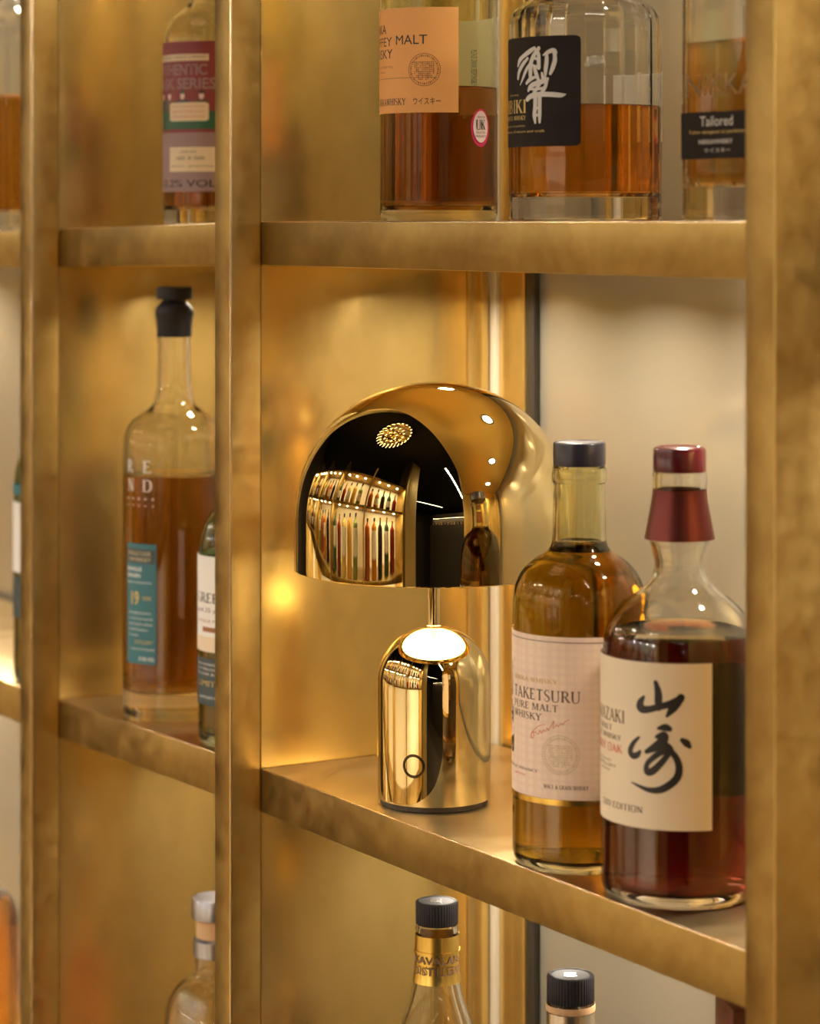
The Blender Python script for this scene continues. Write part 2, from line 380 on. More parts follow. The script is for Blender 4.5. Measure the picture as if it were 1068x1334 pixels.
def crest_on(parent, r, a, z, rad, m, off=.0005, name='crest'):
    """round seal: two thin rings, a ring of ticks and a small shield of bars"""
    bm = bmesh.new(); cx = R(a) * r
    def ring(r0, r1, n=40):
        A = [bm.verts.new((cx + r0 * math.cos(2 * PI * i / n), z + r0 * math.sin(2 * PI * i / n), 0)) for i in range(n)]
        B = [bm.verts.new((cx + r1 * math.cos(2 * PI * i / n), z + r1 * math.sin(2 * PI * i / n), 0)) for i in range(n)]
        for i in range(n): bm.faces.new((A[i], B[i], B[(i + 1) % n], A[(i + 1) % n]))
    ring(rad * .965, rad)
    for i in range(44):
        t = 2 * PI * i / 44 + .02; d = Vector((math.cos(t), math.sin(t))); n = Vector((-d.y, d.x)) * rad * (.022 if i % 3 else .04)
        c0 = Vector((cx, z)) + d * rad * .79; c1 = Vector((cx, z)) + d * rad * .91
        bm.faces.new([bm.verts.new((*q, 0)) for q in (c0 - n, c1 - n, c1 + n, c0 + n)])
    rnd = random.Random(3); s = rad * .115
    for i in range(-5, 6):
        for j in range(-5, 5):
            if abs(i) * .75 + max(0, -j) * .55 > 5.2 or rnd.random() < .12: continue
            x = cx + i * s; y = z + j * s; w = s * (.25 + .2 * rnd.random()); h = s * (.2 + .25 * rnd.random())
            bm.faces.new([bm.verts.new((x + p * w, y + q * h, 0)) for p, q in ((-1, -1), (1, -1), (.6, 1), (-.9, .8))])
    wrap(bm, r, off)
    me = D.meshes.new(name); bm.to_mesh(me); bm.free(); me.materials.append(m)
    o = D.objects.new(name, me); COL.objects.link(o); o.parent = parent; return o
def oval_on(parent, r, a, z, w, h, m, off, name):
    bm = bmesh.new(); cx = R(a) * r; n = 36
    bm.faces.new([bm.verts.new((cx + w * math.cos(2 * PI * i / n), z + h * math.sin(2 * PI * i / n), 0)) for i in range(n)])
    bmesh.ops.triangulate(bm, faces=bm.faces)
    wrap(bm, r, off)
    me = D.meshes.new(name); bm.to_mesh(me); bm.free(); me.materials.append(m)
    o = D.objects.new(name, me); COL.objects.link(o); o.parent = parent; return o
def mm(l): return [(a * .001, b * .001) for a, b in l]

# ------------------------------------------------------------------ the room
def struct(name, a, m):
    o = box(name, a, m, bevel=0); o['kind'] = 'structure'; return o
M['dark_ceiling'] = simple('black_ceiling', (0.012, 0.011, 0.010), 0.6)
M['dark_wall'] = simple('dark_brown_wall', (0.10, 0.075, 0.05), 0.6)
M['floor'] = brass('brown_floor', (0.16, 0.11, 0.07), (0.10, 0.07, 0.045), 0.3, 0.5, 4, metal=0)
RX0, RX1, RY0, RY1, FLOOR = -3.6, 8.0, -5.2, 0.26, -1.30
struct('floor', (RX0 - .1, RX1 + .1, RY0 - .1, RY1 + .1, FLOOR - .1, FLOOR), M['floor'])
struct('ceiling', (RX0 - .1, RX1 + .1, RY0 - .1, RY1 + .1, CEIL, CEIL + .1), M['dark_ceiling'])
struct('wall_back', (RX0 - .1, RX1 + .1, RY1, RY1 + .1, FLOOR, CEIL), M['dark_wall'])
struct('wall_front', (RX0 - .1, RX1 + .1, RY0 - .1, RY0, FLOOR, CEIL), M['dark_wall'])
struct('wall_left', (RX0 - .1, RX0, RY0, RY1, FLOOR, CEIL), M['dark_wall'])
struct('wall_right', (RX1, RX1 + .1, RY0, RY1, FLOOR, CEIL), M['dark_wall'])

# ------------------------------------------------------------------ brass shelving
TOPZ, T = 1.30, .0305
BAYS = [(-1.351, -.376, 'far'), (-.3515, -.0246, 'narrow'), (0.0, .5743, 'wide'), (.599, 1.174, 'near')]
DIVS = [(-1.376, -1.351), (-.376, -.3515), (-.0246, 0.0), (.5743, .599), (1.174, 1.199)]
DLAB = ['brass divider closing the far left end of the shelving', 'narrow brass divider at the far left, left of the teal labelled bottle',
        'tall brass divider directly left of the gold lamp', 'large out of focus brass divider at the right edge, beside the red capped bottle',
        'brass divider closing the near end of the shelving']
for (x0, x1), lb in zip(DIVS, DLAB):
    d = thing('brass_divider', lb, 'divider', ((x0 + x1) / 2, 0, FLOOR), 'brass dividers of the shelving')
    xm = (x1 - x0) / 2; z1 = TOPZ - FLOOR
    yp = .0900 if x0 > .5 else -.0001
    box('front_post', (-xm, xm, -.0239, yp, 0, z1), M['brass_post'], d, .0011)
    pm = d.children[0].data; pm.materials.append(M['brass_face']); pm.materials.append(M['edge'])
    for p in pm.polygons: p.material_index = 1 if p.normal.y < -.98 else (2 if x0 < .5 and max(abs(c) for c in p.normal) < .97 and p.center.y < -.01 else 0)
    box('side_panel', (-xm + .0008, xm - .0008, yp + .0006, .1690, 0, z1), M['brass_wall'], d, .0003)
    box('rear_stile', (-xm, xm, .1696, .1878, 0, z1), M['brass_wall'], d, .0008)
LEV = [(-1.14, 0), (-.76, 0), (-.379, 0), (0.0, 1), (.3805, 1), (.763, 1), (1.14, 0)]
where = {-1.14: 'lowest', -.76: 'second lowest', -.379: 'out of sight below the frame', 0.0: 'middle', .3805: 'upper', .763: 'above the frame', 1.14: 'top'}
SL = {('wide', 0.0): 'brass shelf board the gold lamp stands on', ('wide', .3805): 'brass shelf board above the gold lamp, under the orange labelled bottle',
      ('narrow', 0.0): 'brass shelf board under the teal labelled bottle with the black stopper', ('narrow', .3805): 'brass shelf board under the maroon labelled bottle',
      ('far', 0.0): 'brass shelf board at the left edge, middle level, under the green bottle', ('far', .3805): 'brass shelf board at the left edge, upper level, under the amber bottle'}
LIGHTS = {'wide': [.07, .205, .34, .475], 'narrow': [.085, .245], 'far': [.15, .36, .57, .71, .85], 'near': [.14, .40]}
for x0, x1, bn in BAYS:
    for z, lit in LEV:
        dz = .0058 if bn == 'narrow' and -.5 < z < .5 else 0
        zz = z - (.0075 if bn == 'far' and -.5 < z < .5 else 0)
        s = thing('brass_shelf', SL.get((bn, z), 'brass shelf board, %s level of the %s bay' % (where[z], bn)), 'shelf', (x0, 0, zz), 'brass shelf boards')
        w = x1 - x0
        box('board', (.0003, w - .0003, .05 if bn == 'near' else 0, .1875, -T, 0), [M['brass_face']], s, .0009, dz)
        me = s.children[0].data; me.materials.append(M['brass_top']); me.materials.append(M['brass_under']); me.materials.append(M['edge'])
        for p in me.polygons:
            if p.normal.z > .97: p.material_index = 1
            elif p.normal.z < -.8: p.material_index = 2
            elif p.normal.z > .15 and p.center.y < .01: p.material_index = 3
        if lit:
            for lx in LIGHTS[bn]:
                zb = -T - dz * (1 - lx / w)
                b = lathe('downlight_rim', [(.0095, 0), (.0135, -.0002), (.0145, -.0012), (.0140, -.0022), (.0108, -.0024), (.0095, -.0012)], M['steel'], s, 32)
                b.location = (lx, .116, zb)
                lo = area('downlight_lamp', (lx, .116, zb - .0009), .018, .018, {'near': .8, 'far': .62}.get(bn, .56 if z == .3805 else .34), WARM, disk=True, spread=150)
                lo.parent = s
for x0, x1, bn in BAYS:
    b = thing('back_wall_sheet', {'wide': 'pale champagne back panel behind the gold lamp and right bottles', 'far': 'pale back panel at the left edge of the picture',
              'narrow': 'pale back panel of the narrow bay behind the maroon labelled bottle', 'near': 'pale back panel of the nearest bay outside the picture'}[bn], 'panel', (x0, 0, FLOOR), 'back panels of the shelving')
    w = x1 - x0; z1 = TOPZ - FLOOR
    box('satin_sheet', (-.01, w + .01, .1985, .2040, 0, z1), M['cream'], b, 0)
    for a, s in ((0, 1),):
        xs = sorted((a + s * .0085, a + s * .0420)); box('brass_bar', (*xs, .1905, .1980, 0, z1), M['brass_wall'], b, .0012)
        xs = sorted((a + s * .0003, a + s * .0082)); box('pale_bead', (*xs, .1882, .1975, 0, z1), M['bead'], b, .0005)
        xs = sorted((a + s * .0424, a + s * .0520)); box('shadow_gap_strip', (*xs, .1925, .1980, 0, z1), M['black'], b, .0008)  # dark strip standing in for the shadow gap beside the bar
bpn = thing('shelf_backboard', 'dark board closing the back of the shelving against the wall', 'board', (0, 0, FLOOR))
box('board', (-1.38, 1.2, .2045, .2250, 0, TOPZ - FLOOR), M['dark_wall'], bpn, 0)

# ------------------------------------------------------------------ the lamp
LX, LY = .1546, .0466
lamp = thing('table_lamp', 'polished gold table lamp with a dome shade on a rounded base', 'lamp', (LX, LY, 0))
def arc(r, z, n, e=2.0):
    out = []
    for i in range(n + 1):
        t = PI / 2 * i / n
        out.append((r * (math.cos(t) ** (2 / e) if math.cos(t) > 1e-9 else 0), z * (math.sin(t) ** (2 / e))))
    return out
RB = .0372; HB = .1155
prof = [(0, .0035), (RB - .0012, .0035), (RB - .0002, .0042), (RB, .0055)] + [(r, HB - RB + z) for r, z in arc(RB, RB, 30, 2.05)]
prof = [(r if r > 2e-5 else 0, z) for r, z in prof]
base = lathe('base', prof, M['gold'], lamp, 128)
lathe('foot', [(0, 0), (RB - .0026, 0), (RB - .0018, .0008), (RB - .0018, .0036), (0, .0036)], M['foot'], lamp, 96)
# touch ring set into the base
def ring_on(parent, r, adeg, z, R0, w, m, off):
    bm = bmesh.new(); n = 64; cx = R(adeg) * r
    V = [[bm.verts.new((cx + q * math.cos(2 * PI * i / n), z + q * math.sin(2 * PI * i / n), h)) for i in range(n)] for q, h in ((R0 - w, 0), (R0 - w * .6, .0003), (R0 + w * .6, .0003), (R0 + w, 0))]
    for a, b in zip(V, V[1:]):
        for i in range(n): bm.faces.new((a[i], a[(i + 1) % n], b[(i + 1) % n], b[i]))
    wrap(bm, r, off); return mesh_obj('touch_ring', bm, m, parent)
tr = ring_on(lamp, RB, -20.5, .0305, .0068, .0009, M['gold_dark'], .0001); tr['label'] = 'thin dark engraved ring'
tr.rotation_euler.z = cam_angle((LX, LY))
lathe('stem', [(0, HB - .003), (.0052, HB - .003), (.0052, HB + .0003), (.0040, HB + .0008), (.0040, .2550), (0, .2550)], M['gold'], lamp, 48)
RS, ZR, ZS, ZT = .0915, .1525, .1830, .2752
def dome(r, zt, th=0.0):
    return [(rr, ZS + zz) for rr, zz in arc(r, zt - ZS, 48, 2.12)]
outer = [(RS, ZR + .0006), (RS + .0001, ZR + .004), (RS, ZS - .006)] + dome(RS, ZT)
inner = [(RS - .0022, ZR + .0004)] + [(rr, zz) for rr, zz in dome(RS - .0022, ZT - .0022)]
o2 = [(r, z) for r, z in outer if r > 2e-4] + [(0, ZT)]
i2 = [(r, z) for r, z in inner if r > 2e-4] + [(0, ZT - .0022)]
bm = lathe_bm([(RS - .0011, ZR)] + o2, 160)
shade = mesh_obj('shade', bm, M['gold'], lamp)
bm = lathe_bm([(RS - .0011, ZR)] + i2, 96)
mesh_obj('shade_lining', bm, M['gold'], lamp)
df = lathe('diffuser', [(.0042, ZR + .0065), (.072, ZR + .0055), (.0765, ZR + .0065), (.0765, ZR + .010), (.0042, ZR + .010)], M['diffuser'], lamp, 96)
df['label'] = 'lit white diffuser ring under the shade'
lathe('diffuser_rim', [(.0768, ZR + .005), (RS - .0024, ZR + .005), (RS - .0024, ZR + .012), (.0768, ZR + .012)], M['gold'], lamp, 96)

# ------------------------------------------------------------------ bottles
def bottle(name, label, x, y, z, group=None):
    t = thing(name, label, 'bottle', (x, y, z), group, cam_angle((x, y)))
    return t
def cap(name, parent, r, z0, z1, m, segs=48, knurl=False, bev=.0012, label=None, dish=True):
    p = [(0, z0), (r - .0003, z0), (r, z0 + .0004), (r, z1 - bev), (r - bev * .35, z1 - bev * .3), (r - bev, z1)]
    p += [(r - bev - .001, z1), (r - bev - .0015, z1 - .0004), (0, z1 - .0004)] if dish else [(0, z1)]
    sect = (lambda a, rr, zz: (rr * (1 + (.012 if rr > r - .0005 else 0) * math.cos(a * 48)) * math.cos(a), rr * (1 + (.012 if rr > r - .0005 else 0) * math.cos(a * 48)) * math.sin(a))) if knurl else None
    o = lathe(name, p, m, parent, 192 if knurl else segs, sect)
    if label: o['label'] = label
    return o
def band(name, parent, prof, m, segs=64, th=.0004, label=None):
    p = list(prof) + [(r - th, z) for r, z in reversed(prof)]
    o = lathe(name, p, m, parent, segs)
    if label: o['label'] = label
    return o
ZU = .3805

# --- pure malt bottle, black cap
b = bottle('whisky_bottle', 'golden whisky bottle with black cap and cream signature label, right of the lamp', .3362, .0375, 0, 'bottles beside the lamp')
r = .0397
glass_and_liquid(b, mm([(36.5, 0), (39.0, 2.5), (39.9, 9), (39.7, 28), (39.7, 124), (39.7, 147), (39.3, 158), (37.6, 166), (33.5, 173.5), (27, 179.5), (20, 183.2), (16.6, 187.5), (15.9, 195), (15.6, 219), (15.5, 225), (16.6, 226), (16.7, 232.5), (15.2, 234), (14.6, 240), (14.4, 243)]), .0028, .0050, .1905, M['glass_olive'], M['gold_whisky'], 80)
cap('cap', b, .0156, .2352, .2492, M['cap_purple'], label='blue-black plastic cap')
lb = label_patch('front_label', b, r, -139, 20.5, .0440, .1385, M['paper_pink'])
label_patch('gold_edge', lb, r, -139, 20.5, .0405, .0438, M['foil_gold'])
label_patch('border_line', lb, r, -138, 20, .1352, .1356, M['ink_brown'], off=.0003)
text_on(lb, r, 'NIKKA WHISKY', -70, -18, .1108, .1136, M['ink_gold'], serif=True)
text_on(lb, r, 'TAKETSURU', -71, 1, .1003, .1074, M['ink_brown'], bold=.004, serif=True)
text_on(lb, r, 'PURE MALT', -71, -18, .0945, .0988, M['ink_brown'], serif=True)
text_on(lb, r, 'WHISKY', -71, -33, .0888, .0931, M['ink_brown'], serif=True)
text_on(lb, r, 'NIKKA WHISKY', -84, -37, .0583, .0600, M['ink_brown'])
text_on(lb, r, 'JAPAN', -70, -52, .0548, .0562, M['ink_red'])
text_on(lb, r, 'MALT & GRAIN WHISKY', -31, 8, .0500, .0525, M['ink_brown'], serif=True)
text_on(lb, r, '竹\n鶴', -108, -72, .066, .130, M['ink'], bold=.01, name='calligraphy')
sg = []
rnd = random.Random(5)
a = -46; z = 80.0
pts = [(-45, 78, .3), (-42, 84, .35), (-41, 77, .35), (-46, 80, .3), (-40, 82.5, .3), (-36, 80, .3), (-35, 84, .35), (-33, 81, .35), (-31, 84.5, .3), (-30, 82.3, .3), (-27, 86, .3), (-27, 83, .3), (-24, 86.5, .35), (-21, 91, .35), (-23, 84, .35), (-19, 88, .3), (-18, 86, .3), (-15, 89, .3), (-14, 87.2, .3), (-12, 89.8, .3), (-8, 91, .2)]
strokes_on(lb, r, [pts, [(-42, 82.5, .25), (-36, 86, .3), (-30, 87, .2)]], M['ink_red'], 'signature')
crest_on(lb, r, -16, .0700, .0115, M['ink_faint'])

# --- single malt in the flared bottle, oxblood cap
b = bottle('whisky_bottle', 'dark red whisky bottle with flared neck, oxblood cap and black calligraphy label', .4278, .0436, 0, 'bottles beside the lamp')
r = .0444
glass_and_liquid(b, mm([(41, 0), (43.8, 3), (44.7, 10), (44.5, 22), (44.4, 114), (44.0, 134), (42.5, 148), (38.5, 157), (31, 165), (22.5, 171), (17.2, 176), (14.6, 182), (14.3, 187), (15.8, 193), (17.8, 200), (16.8, 212), (14.9, 227), (15.5, 230), (15.7, 237), (14.6, 239), (14.0, 245)]), .0030, .0062, .1475, M['glass'], M['red'], 80)
cap('cap', b, .0150, .2385, .2525, M['cap_red'], label='glossy oxblood cap', bev=.0022)
band('neck_sleeve', b, mm([(19.9, 200.5), (19.3, 204), (17.2, 215), (15.6, 224), (15.3, 228.5)]), M['foil_red'], 72, label='flared metallic red sleeve')
lb = label_patch('front_label', b, r, -141, 23.5, .0445, .1365, M['paper'])
text_on(lb, r, 'YAMAZAKI', -98, -43, .1008, .1080, M['ink_brown'], serif=True)
text_on(lb, r, 'SINGLE MALT', -104, -57, .0955, .0988, M['ink_brown'], serif=True)
text_on(lb, r, 'JAPANESE WHISKY', -106, -46, .0905, .0938, M['ink_brown'], serif=True)
text_on(lb, r, 'SHERRY OAK', -99, -45, .0838, .0885, M['ink_red'], bold=.01, serif=True)
text_on(lb, r, 'PRODUCED BY', -94, -58, .0778, .0792, M['ink_brown'])
text_on(lb, r, 'THE DISTILLERY', -96, -52, .0750, .0768, M['ink_brown'])
text_on(lb, r, 'JAPAN', -78, -60, .0722, .0738, M['ink_brown'])
text_on(lb, r, '2013 EDITION', -72, -27, .0527, .0565, M['ink_brown'], serif=True)
strokes_on(lb, r, [
  [(-17,125.9,1.8),(-15,120.6,3.1),(-15,116.2,3.4),(-15,111.8,2.6)],
  [(-26,117.3,1.3),(-29,114.2,3.1),(-29,110.8,3.9),(-24,110.1,2.9),(-15,112.4,2.6),(-6,114.3,3.1),(1,117.6,2.9)],
  [(1,118.1,3.1),(-2,114.3,3.4),(-6,110.7,3.1),(-9,107.4,1.0)],
  [(-30,94.7,1.0),(-35,90.9,2.1),(-38,86.1,2.6),(-35,83.6,2.9),(-31,84.8,2.6),(-29,86.9,1.3)],
  [(-15,100.6,1.3),(-10,101.5,3.4),(-7,100.6,2.3)],
  [(-16,95.9,1.8),(-10,98.0,2.9),(-11,94.1,3.9),(-17,90.1,3.7),(-24,87.2,1.8)],
  [(-13,92.8,2.3),(-8,90.4,3.7),(-6,87.9,2.9)],
  [(-7,89.8,2.6),(-13,87.7,2.6),(-20,83.6,2.3),(-24,80.2,2.1),(-24,75.8,2.9),(-20,76.0,3.1),(-13,81.4,2.6),(-8,86.6,2.3)],
  [(-7,89.2,2.3),(-2,84.8,2.6),(0,79.7,2.9),(-1,74.0,3.1),(-7,69.5,3.1),(-14,66.4,2.9),(-22,66.0,2.1),(-29,67.5,1.3),(-36,69.2,.5)],
  [(2,94.6,2.1),(5,93.0,3.4),(7,91.1,1.8)]], M['ink'], fat=1.35)
label_patch('back_label', b, r, 75, 190, .050, .125, M['paper'])

# --- coffey malt bottle on the upper shelf
b = bottle('whisky_bottle', 'tall brown whisky bottle with square orange label and small pink oval sticker', .1602, .047, ZU, 'bottles on the upper shelf')
r = .0384
glass_and_liquid(b, mm([(36.6, 0), (38.2, 3), (38.5, 9), (38.3, 20), (38.4, 190), (37.5, 205), (33, 219), (24, 229), (17, 237), (14.6, 247), (14.2, 270), (14.2, 286), (15, 287), (15, 293), (14, 295), (13.6, 300)]), .0026, .0075, .0867, M['glass_olive'], M['brown'], 80)
cap('cap', b, .0150, .2935, .312, M['cap_black'])
lb = label_patch('front_label', b, r, -137, 19, .0694, .1368, M['paper_orange'])
text_on(lb, r, 'NIKKA', -99, -61, .1210, .1268, M['ink'], bold=.004)
text_on(lb, r, 'COFFEY', -103, -51, .1127, .1185, M['ink'], bold=0)
text_on(lb, r, 'MALT', -45, -11, .1133, .1192, M['ink'], bold=0)
text_on(lb, r, 'WHISKY', -105, -50, .1048, .1108, M['ink'], bold=.004)
text_on(lb, r, 'DISTILLED IN A COFFEY STILL', -96, -49, .0985, .1000, M['ink_orange_dark'])
text_on(lb, r, 'JAPAN', -78, -63, .0952, .0966, M['ink_orange_dark'])
label_patch('rule_line', lb, r, -110, -3, .0917, .0920, M['ink_orange_dark'], off=.0003)
crest_on(lb, r, -14, .0968, .0106, M['ink_orange_dark'])
text_on(lb, r, 'NIKKAWHISKY', -82, -33, .0743, .0790, M['ink'], bold=.012, serif=True)
text_on(lb, r, 'ウイスキー', -25, 2, .0745, .0790, M['ink'])
text_on(b, r, 'PLEASE DRINK RESPONSIBLY', 32, 39, .0867, .1097, M['ink'], turn=True, name='side_print')
label_patch('back_label', b, r, 84, 170, .0700, .1330, M['paper_thin'])
st = oval_on(b, r, 44, .0598, .0079, .0122, M['pink'], .0004, 'sticker'); st['label'] = 'pink and white oval sticker'
oval_on(st, r, 44, .0606, .0064, .0102, M['sticker'], .0006, 'sticker_face')
text_on(st, r, 'UK', 38, 50, .0585, .0650, M['ink'], .0008, bold=.01, serif=True)
text_on(st, r, 'FROM THE', 39.5, 49, .0662, .0674, M['ink'], .0008)
text_on(st, r, 'SELECTED', 38, 50, .0562, .0575, M['ink'], .0008)
text_on(st, r, 'FAVOURITE', 37, 51, .0540, .0552, M['ink'], .0008)

# --- faceted decanter bottle, black label
b = bottle('whisky_bottle', 'wide faceted clear bottle of copper whisky with black label and white calligraphy', .3169, .055, ZU, 'bottles on the upper shelf')
r = .0459
glass_and_liquid(b, mm([(44.5, 0), (45.9, 1.2), (46.0, 4), (46.0, 117), (45.6, 121.5), (43, 127), (36, 132.5), (22, 139), (17.5, 146), (16.5, 152), (16.5, 166), (17.5, 167), (17.5, 171), (16.0, 172), (15.5, 176)]), .0042, .0145, .0690, M['glass'], M['copper'], 24, smooth=10, punt=.002)
cap('stopper', b, .0195, .1725, .196, M['glass'], 24)
lb = label_patch('front_label', b, r, -115, -3, .0440, .1092, M['paper_black'], off=.0004, round_c=.003)
text_on(lb, r, 'Suntory', -74, -58, .0742, .0758, M['ink_gold'], .0007)
text_on(lb, r, 'HIBIKI', -90, -49, .0641, .0722, M['ink_gold'], .0007, serif=True)
text_on(lb, r, 'JAPANESE WHISKY', -88, -49, .0597, .0627, M['ink_gold'], .0007, serif=True)
text_on(lb, r, 'BLENDED IN JAPAN', -86, -50, .0557, .0569, M['ink_gold'], .0007)
text_on(lb, r, 'Harmony of nature and craft', -86, -31, .0520, .0540, M['ink_gold'], .0007)
strokes_on(lb, r, [
  [(-40,102.4,1.3),(-45,100.4,2.2),(-52,97.9,1.7),(-57,95.6,2.2),(-59,92.4,1.1)],
  [(-47,96.4,1.3),(-53,92.8,1.9),(-58,88.6,2.0),(-59,84.8,1.2)],
  [(-44,93.5,1.1),(-49,89.3,1.7),(-53,84.0,1.1),(-56,80.8,0.3)],
  [(-36,102.0,1.7),(-41,97.8,2.0),(-44,93.0,2.1),(-44,88.1,2.2),(-44,84.3,1.7)],
  [(-39,101.5,1.1),(-36,99.3,1.7),(-36,94.4,1.9),(-36,90.6,1.9)],
  [(-42,96.7,1.1),(-36,95.5,1.2)], [(-43,92.4,1.1),(-36,90.6,1.3)],
  [(-40,90.7,1.7),(-38,86.3,2.0),(-36,83.0,1.4)],
  [(-39,85.2,1.1),(-45,83.7,1.9),(-48,81.7,1.3)],
  [(-32,97.8,0.6),(-28,99.6,1.7),(-23,100.8,1.9),(-22,98.9,1.7)],
  [(-29,99.1,1.3),(-29,94.2,1.9),(-30,88.8,1.9),(-30,85.3,0.7)],
  [(-23,99.5,1.4),(-22,95.1,1.9),(-24,90.3,2.0),(-26,86.8,1.3)],
  [(-33,87.2,1.1),(-32,84.0,1.9),(-29,83.1,2.2),(-28,83.9,1.1)],
  [(-30,82.8,2.0),(-38,81.4,2.2),(-44,79.9,2.0),(-46,77.2,1.1)],
  [(-35,80.7,1.3),(-39,77.0,1.7),(-41,75.5,1.1)], [(-29,81.7,1.4),(-31,77.4,1.7),(-35,74.8,1.3)],
  [(-44,78.3,1.1),(-38,77.6,1.1),(-32,78.5,1.1)],
  [(-47,72.1,2.0),(-44,73.9,2.2),(-36,74.8,2.1),(-29,74.7,2.0),(-22,74.3,2.0),(-17,73.8,1.9),(-14,74.5,0.3)],
  [(-39,72.7,2.0),(-39,67.8,2.0),(-40,62.4,2.1),(-39,58.0,0.9)],
  [(-35,73.1,1.9),(-35,67.7,1.8),(-35,62.3,1.8),(-35,58.2,1.0)],
  [(-39,66.2,1.1),(-35,67.2,1.1)], [(-39,62.1,1.1),(-35,63.1,1.1)]], M['ink_white'], off=.0007, fat=1.45)
label_patch('back_label', b, r, 92, 158, .048, .090, M['paper_thin'], off=.0003)

# --- squarish bottle at the right of the upper shelf
b = thing('whisky_bottle', 'squarish clear bottle of amber whisky with a small black label, half behind the right divider', 'bottle', (.4990, .0470, ZU), 'bottles on the upper shelf')
HX, HY = .0400, .0290
def rect_sect(a, r, z):
    k = min(1, max(0, (r - .017) / .014)); k = k * k * (3 - 2 * k)
    c, s = math.cos(a), math.sin(a); n = 9.0; q = (abs(c) ** n + abs(s) ** n) ** (-1 / n)
    # r is the half width; depth follows at HY/HX
    return (r * ((1 - k) * c + k * c * q), r * ((1 - k) * s + k * s * q * HY / HX))
glass_and_liquid(b, mm([(38.5, 0), (39.8, 1.5), (40, 5), (40, 122), (39, 134), (32, 143), (20, 149), (16, 155), (15.5, 175), (16.4, 176), (16.4, 182), (15, 183)]), .0034, .0190, .0975, M['glass'], M['amber'], 96, rect_sect, punt=.002)
cap('stopper', b, .0165, .1835, .205, M['cap_black'])
lb = box('front_label', (-.0345, .0345, -HY - .0006, -HY - .0001, .0335, .0590), M['paper_black'], b, 0)
yq = -HY - .0008
text_flat(lb, 'Tailored', -.0170, .0120, .0512, .0566, yq, M['ink_white'], .004)
text_flat(lb, 'Tailor designed to perfection', -.0270, .0250, .0467, .0490, yq, M['ink_gold'])
text_flat(lb, 'NIKKAWHISKY', -.0180, .0120, .0415, .0440, yq, M['ink_white'], .012)
text_flat(lb, 'ウイスキー', -.0130, .0100, .0368, .0392, yq, M['ink_white'])
text_flat(b, 'NIKKA', -.0300, .0300, .0680, .0790, -HY - .0004, M['frost'], name='etched_lettering')

# --- maroon labelled cask bottle, upper shelf of the narrow bay
b = bottle('whisky_bottle', 'clear bottle with illustrated maroon and mauve label on the upper left shelf', -.1802, .050, ZU - .0032, 'bottles on the upper shelf')
r = .0351
glass_and_liquid(b, mm([(33.5, 0), (35.0, 2), (35.1, 8), (35.1, 138), (34.3, 147), (30, 156), (22, 163), (16, 168), (14, 175), (13.5, 200), (13.8, 232), (14.5, 233), (14.5, 240)]), .0026, .0125, .120, M['glass'], M['brown'], 72)
cap('cap', b, .0150, .240, .256, M['cap_black'])
lb = label_patch('front_label', b, r, -139, 30, .0255, .1385, M['paper_maroon'])
label_patch('green_band', lb, r, -139, 30, .0725, .0860, M['paper_green'], off=.0003)
label_patch('mauve_field', lb, r, -139, 30, .0256, .0700, M['paper_mauve'], off=.0003)
label_patch('title_strip', lb, r, -95, -1, .1238, .1288, M['paper'], off=.0003)
text_on(lb, r, 'THAT BOUTIQUE-Y WHISKY COMPANY', -92, -3, .1252, .1275, M['ink'], .0006)
text_on(lb, r, 'AUTHENTIC', -92, -3, .1130, .1215, M['paper_mauve'], .0005, .02)
text_on(lb, r, 'CASK SERIES', -95, 8, .1025, .1110, M['paper_mauve'], .0005, .02)
for i, (a0, hc) in enumerate(((-76, 'ink'), (-58, 'ink_brown'), (-35, 'paper_green'), (-10, 'ink'))):   # printed row of four small figures
    oval_on(lb, r, a0, .0975, .0019, .0028, M['sticker'], .0005, 'printed_face')
    oval_on(lb, r, a0, .1003, .0020, .0014, M[hc], .0006, 'printed_hair')
    label_patch('printed_shoulders', lb, r, a0 - 9, a0 + 9, .0850, .0945, M['ink_brown' if i % 2 else 'paper_dark'], off=.0003)
label_patch('speech_panel', lb, r, -56, -1, .0785, .0925, M['paper'], off=.0006, round_c=.002)
for k, tx in enumerate(('It is a sherry finish', 'aged in small casks', 'and sweetened slowly')):
    text_on(lb, r, tx, -51, -6, .0884 - k * .0038, .0904 - k * .0038, M['ink_red'], .0010)
label_patch('age_panel', lb, r, -57, 30, .0405, .0590, M['paper'], off=.0004)
text_on(lb, r, 'AGED FOR', -38, -16, .0548, .0562, M['ink'], .0008)
text_on(lb, r, 'AGED  20  YEARS', -44, -6, .0495, .0520, M['ink'], .0008)
text_on(lb, r, 'BATCH 1   697 BOTTLES', -52, 4, .0440, .0452, M['ink'], .0008)
text_on(lb, r, '50.2% VOL', -80, 8, .0290, .0345, M['ink'], .0006, .01)

# --- amber bottle at the left edge, upper shelf of the far bay
b = bottle('whisky_bottle', 'clear bottle half full of orange whisky cut by the upper left picture edge', -.5822, .050, ZU - .0075, 'bottles on the upper shelf')
glass_and_liquid(b, mm([(43, 0), (44.4, 2), (44.5, 8), (44.5, 170), (42, 182), (32, 192), (20, 199), (15, 208), (14.5, 240)]), .003, .0165, .1180, M['glass'], M['amber'], 72)
cap('cap', b, .0155, .240, .258, M['cap_black'])

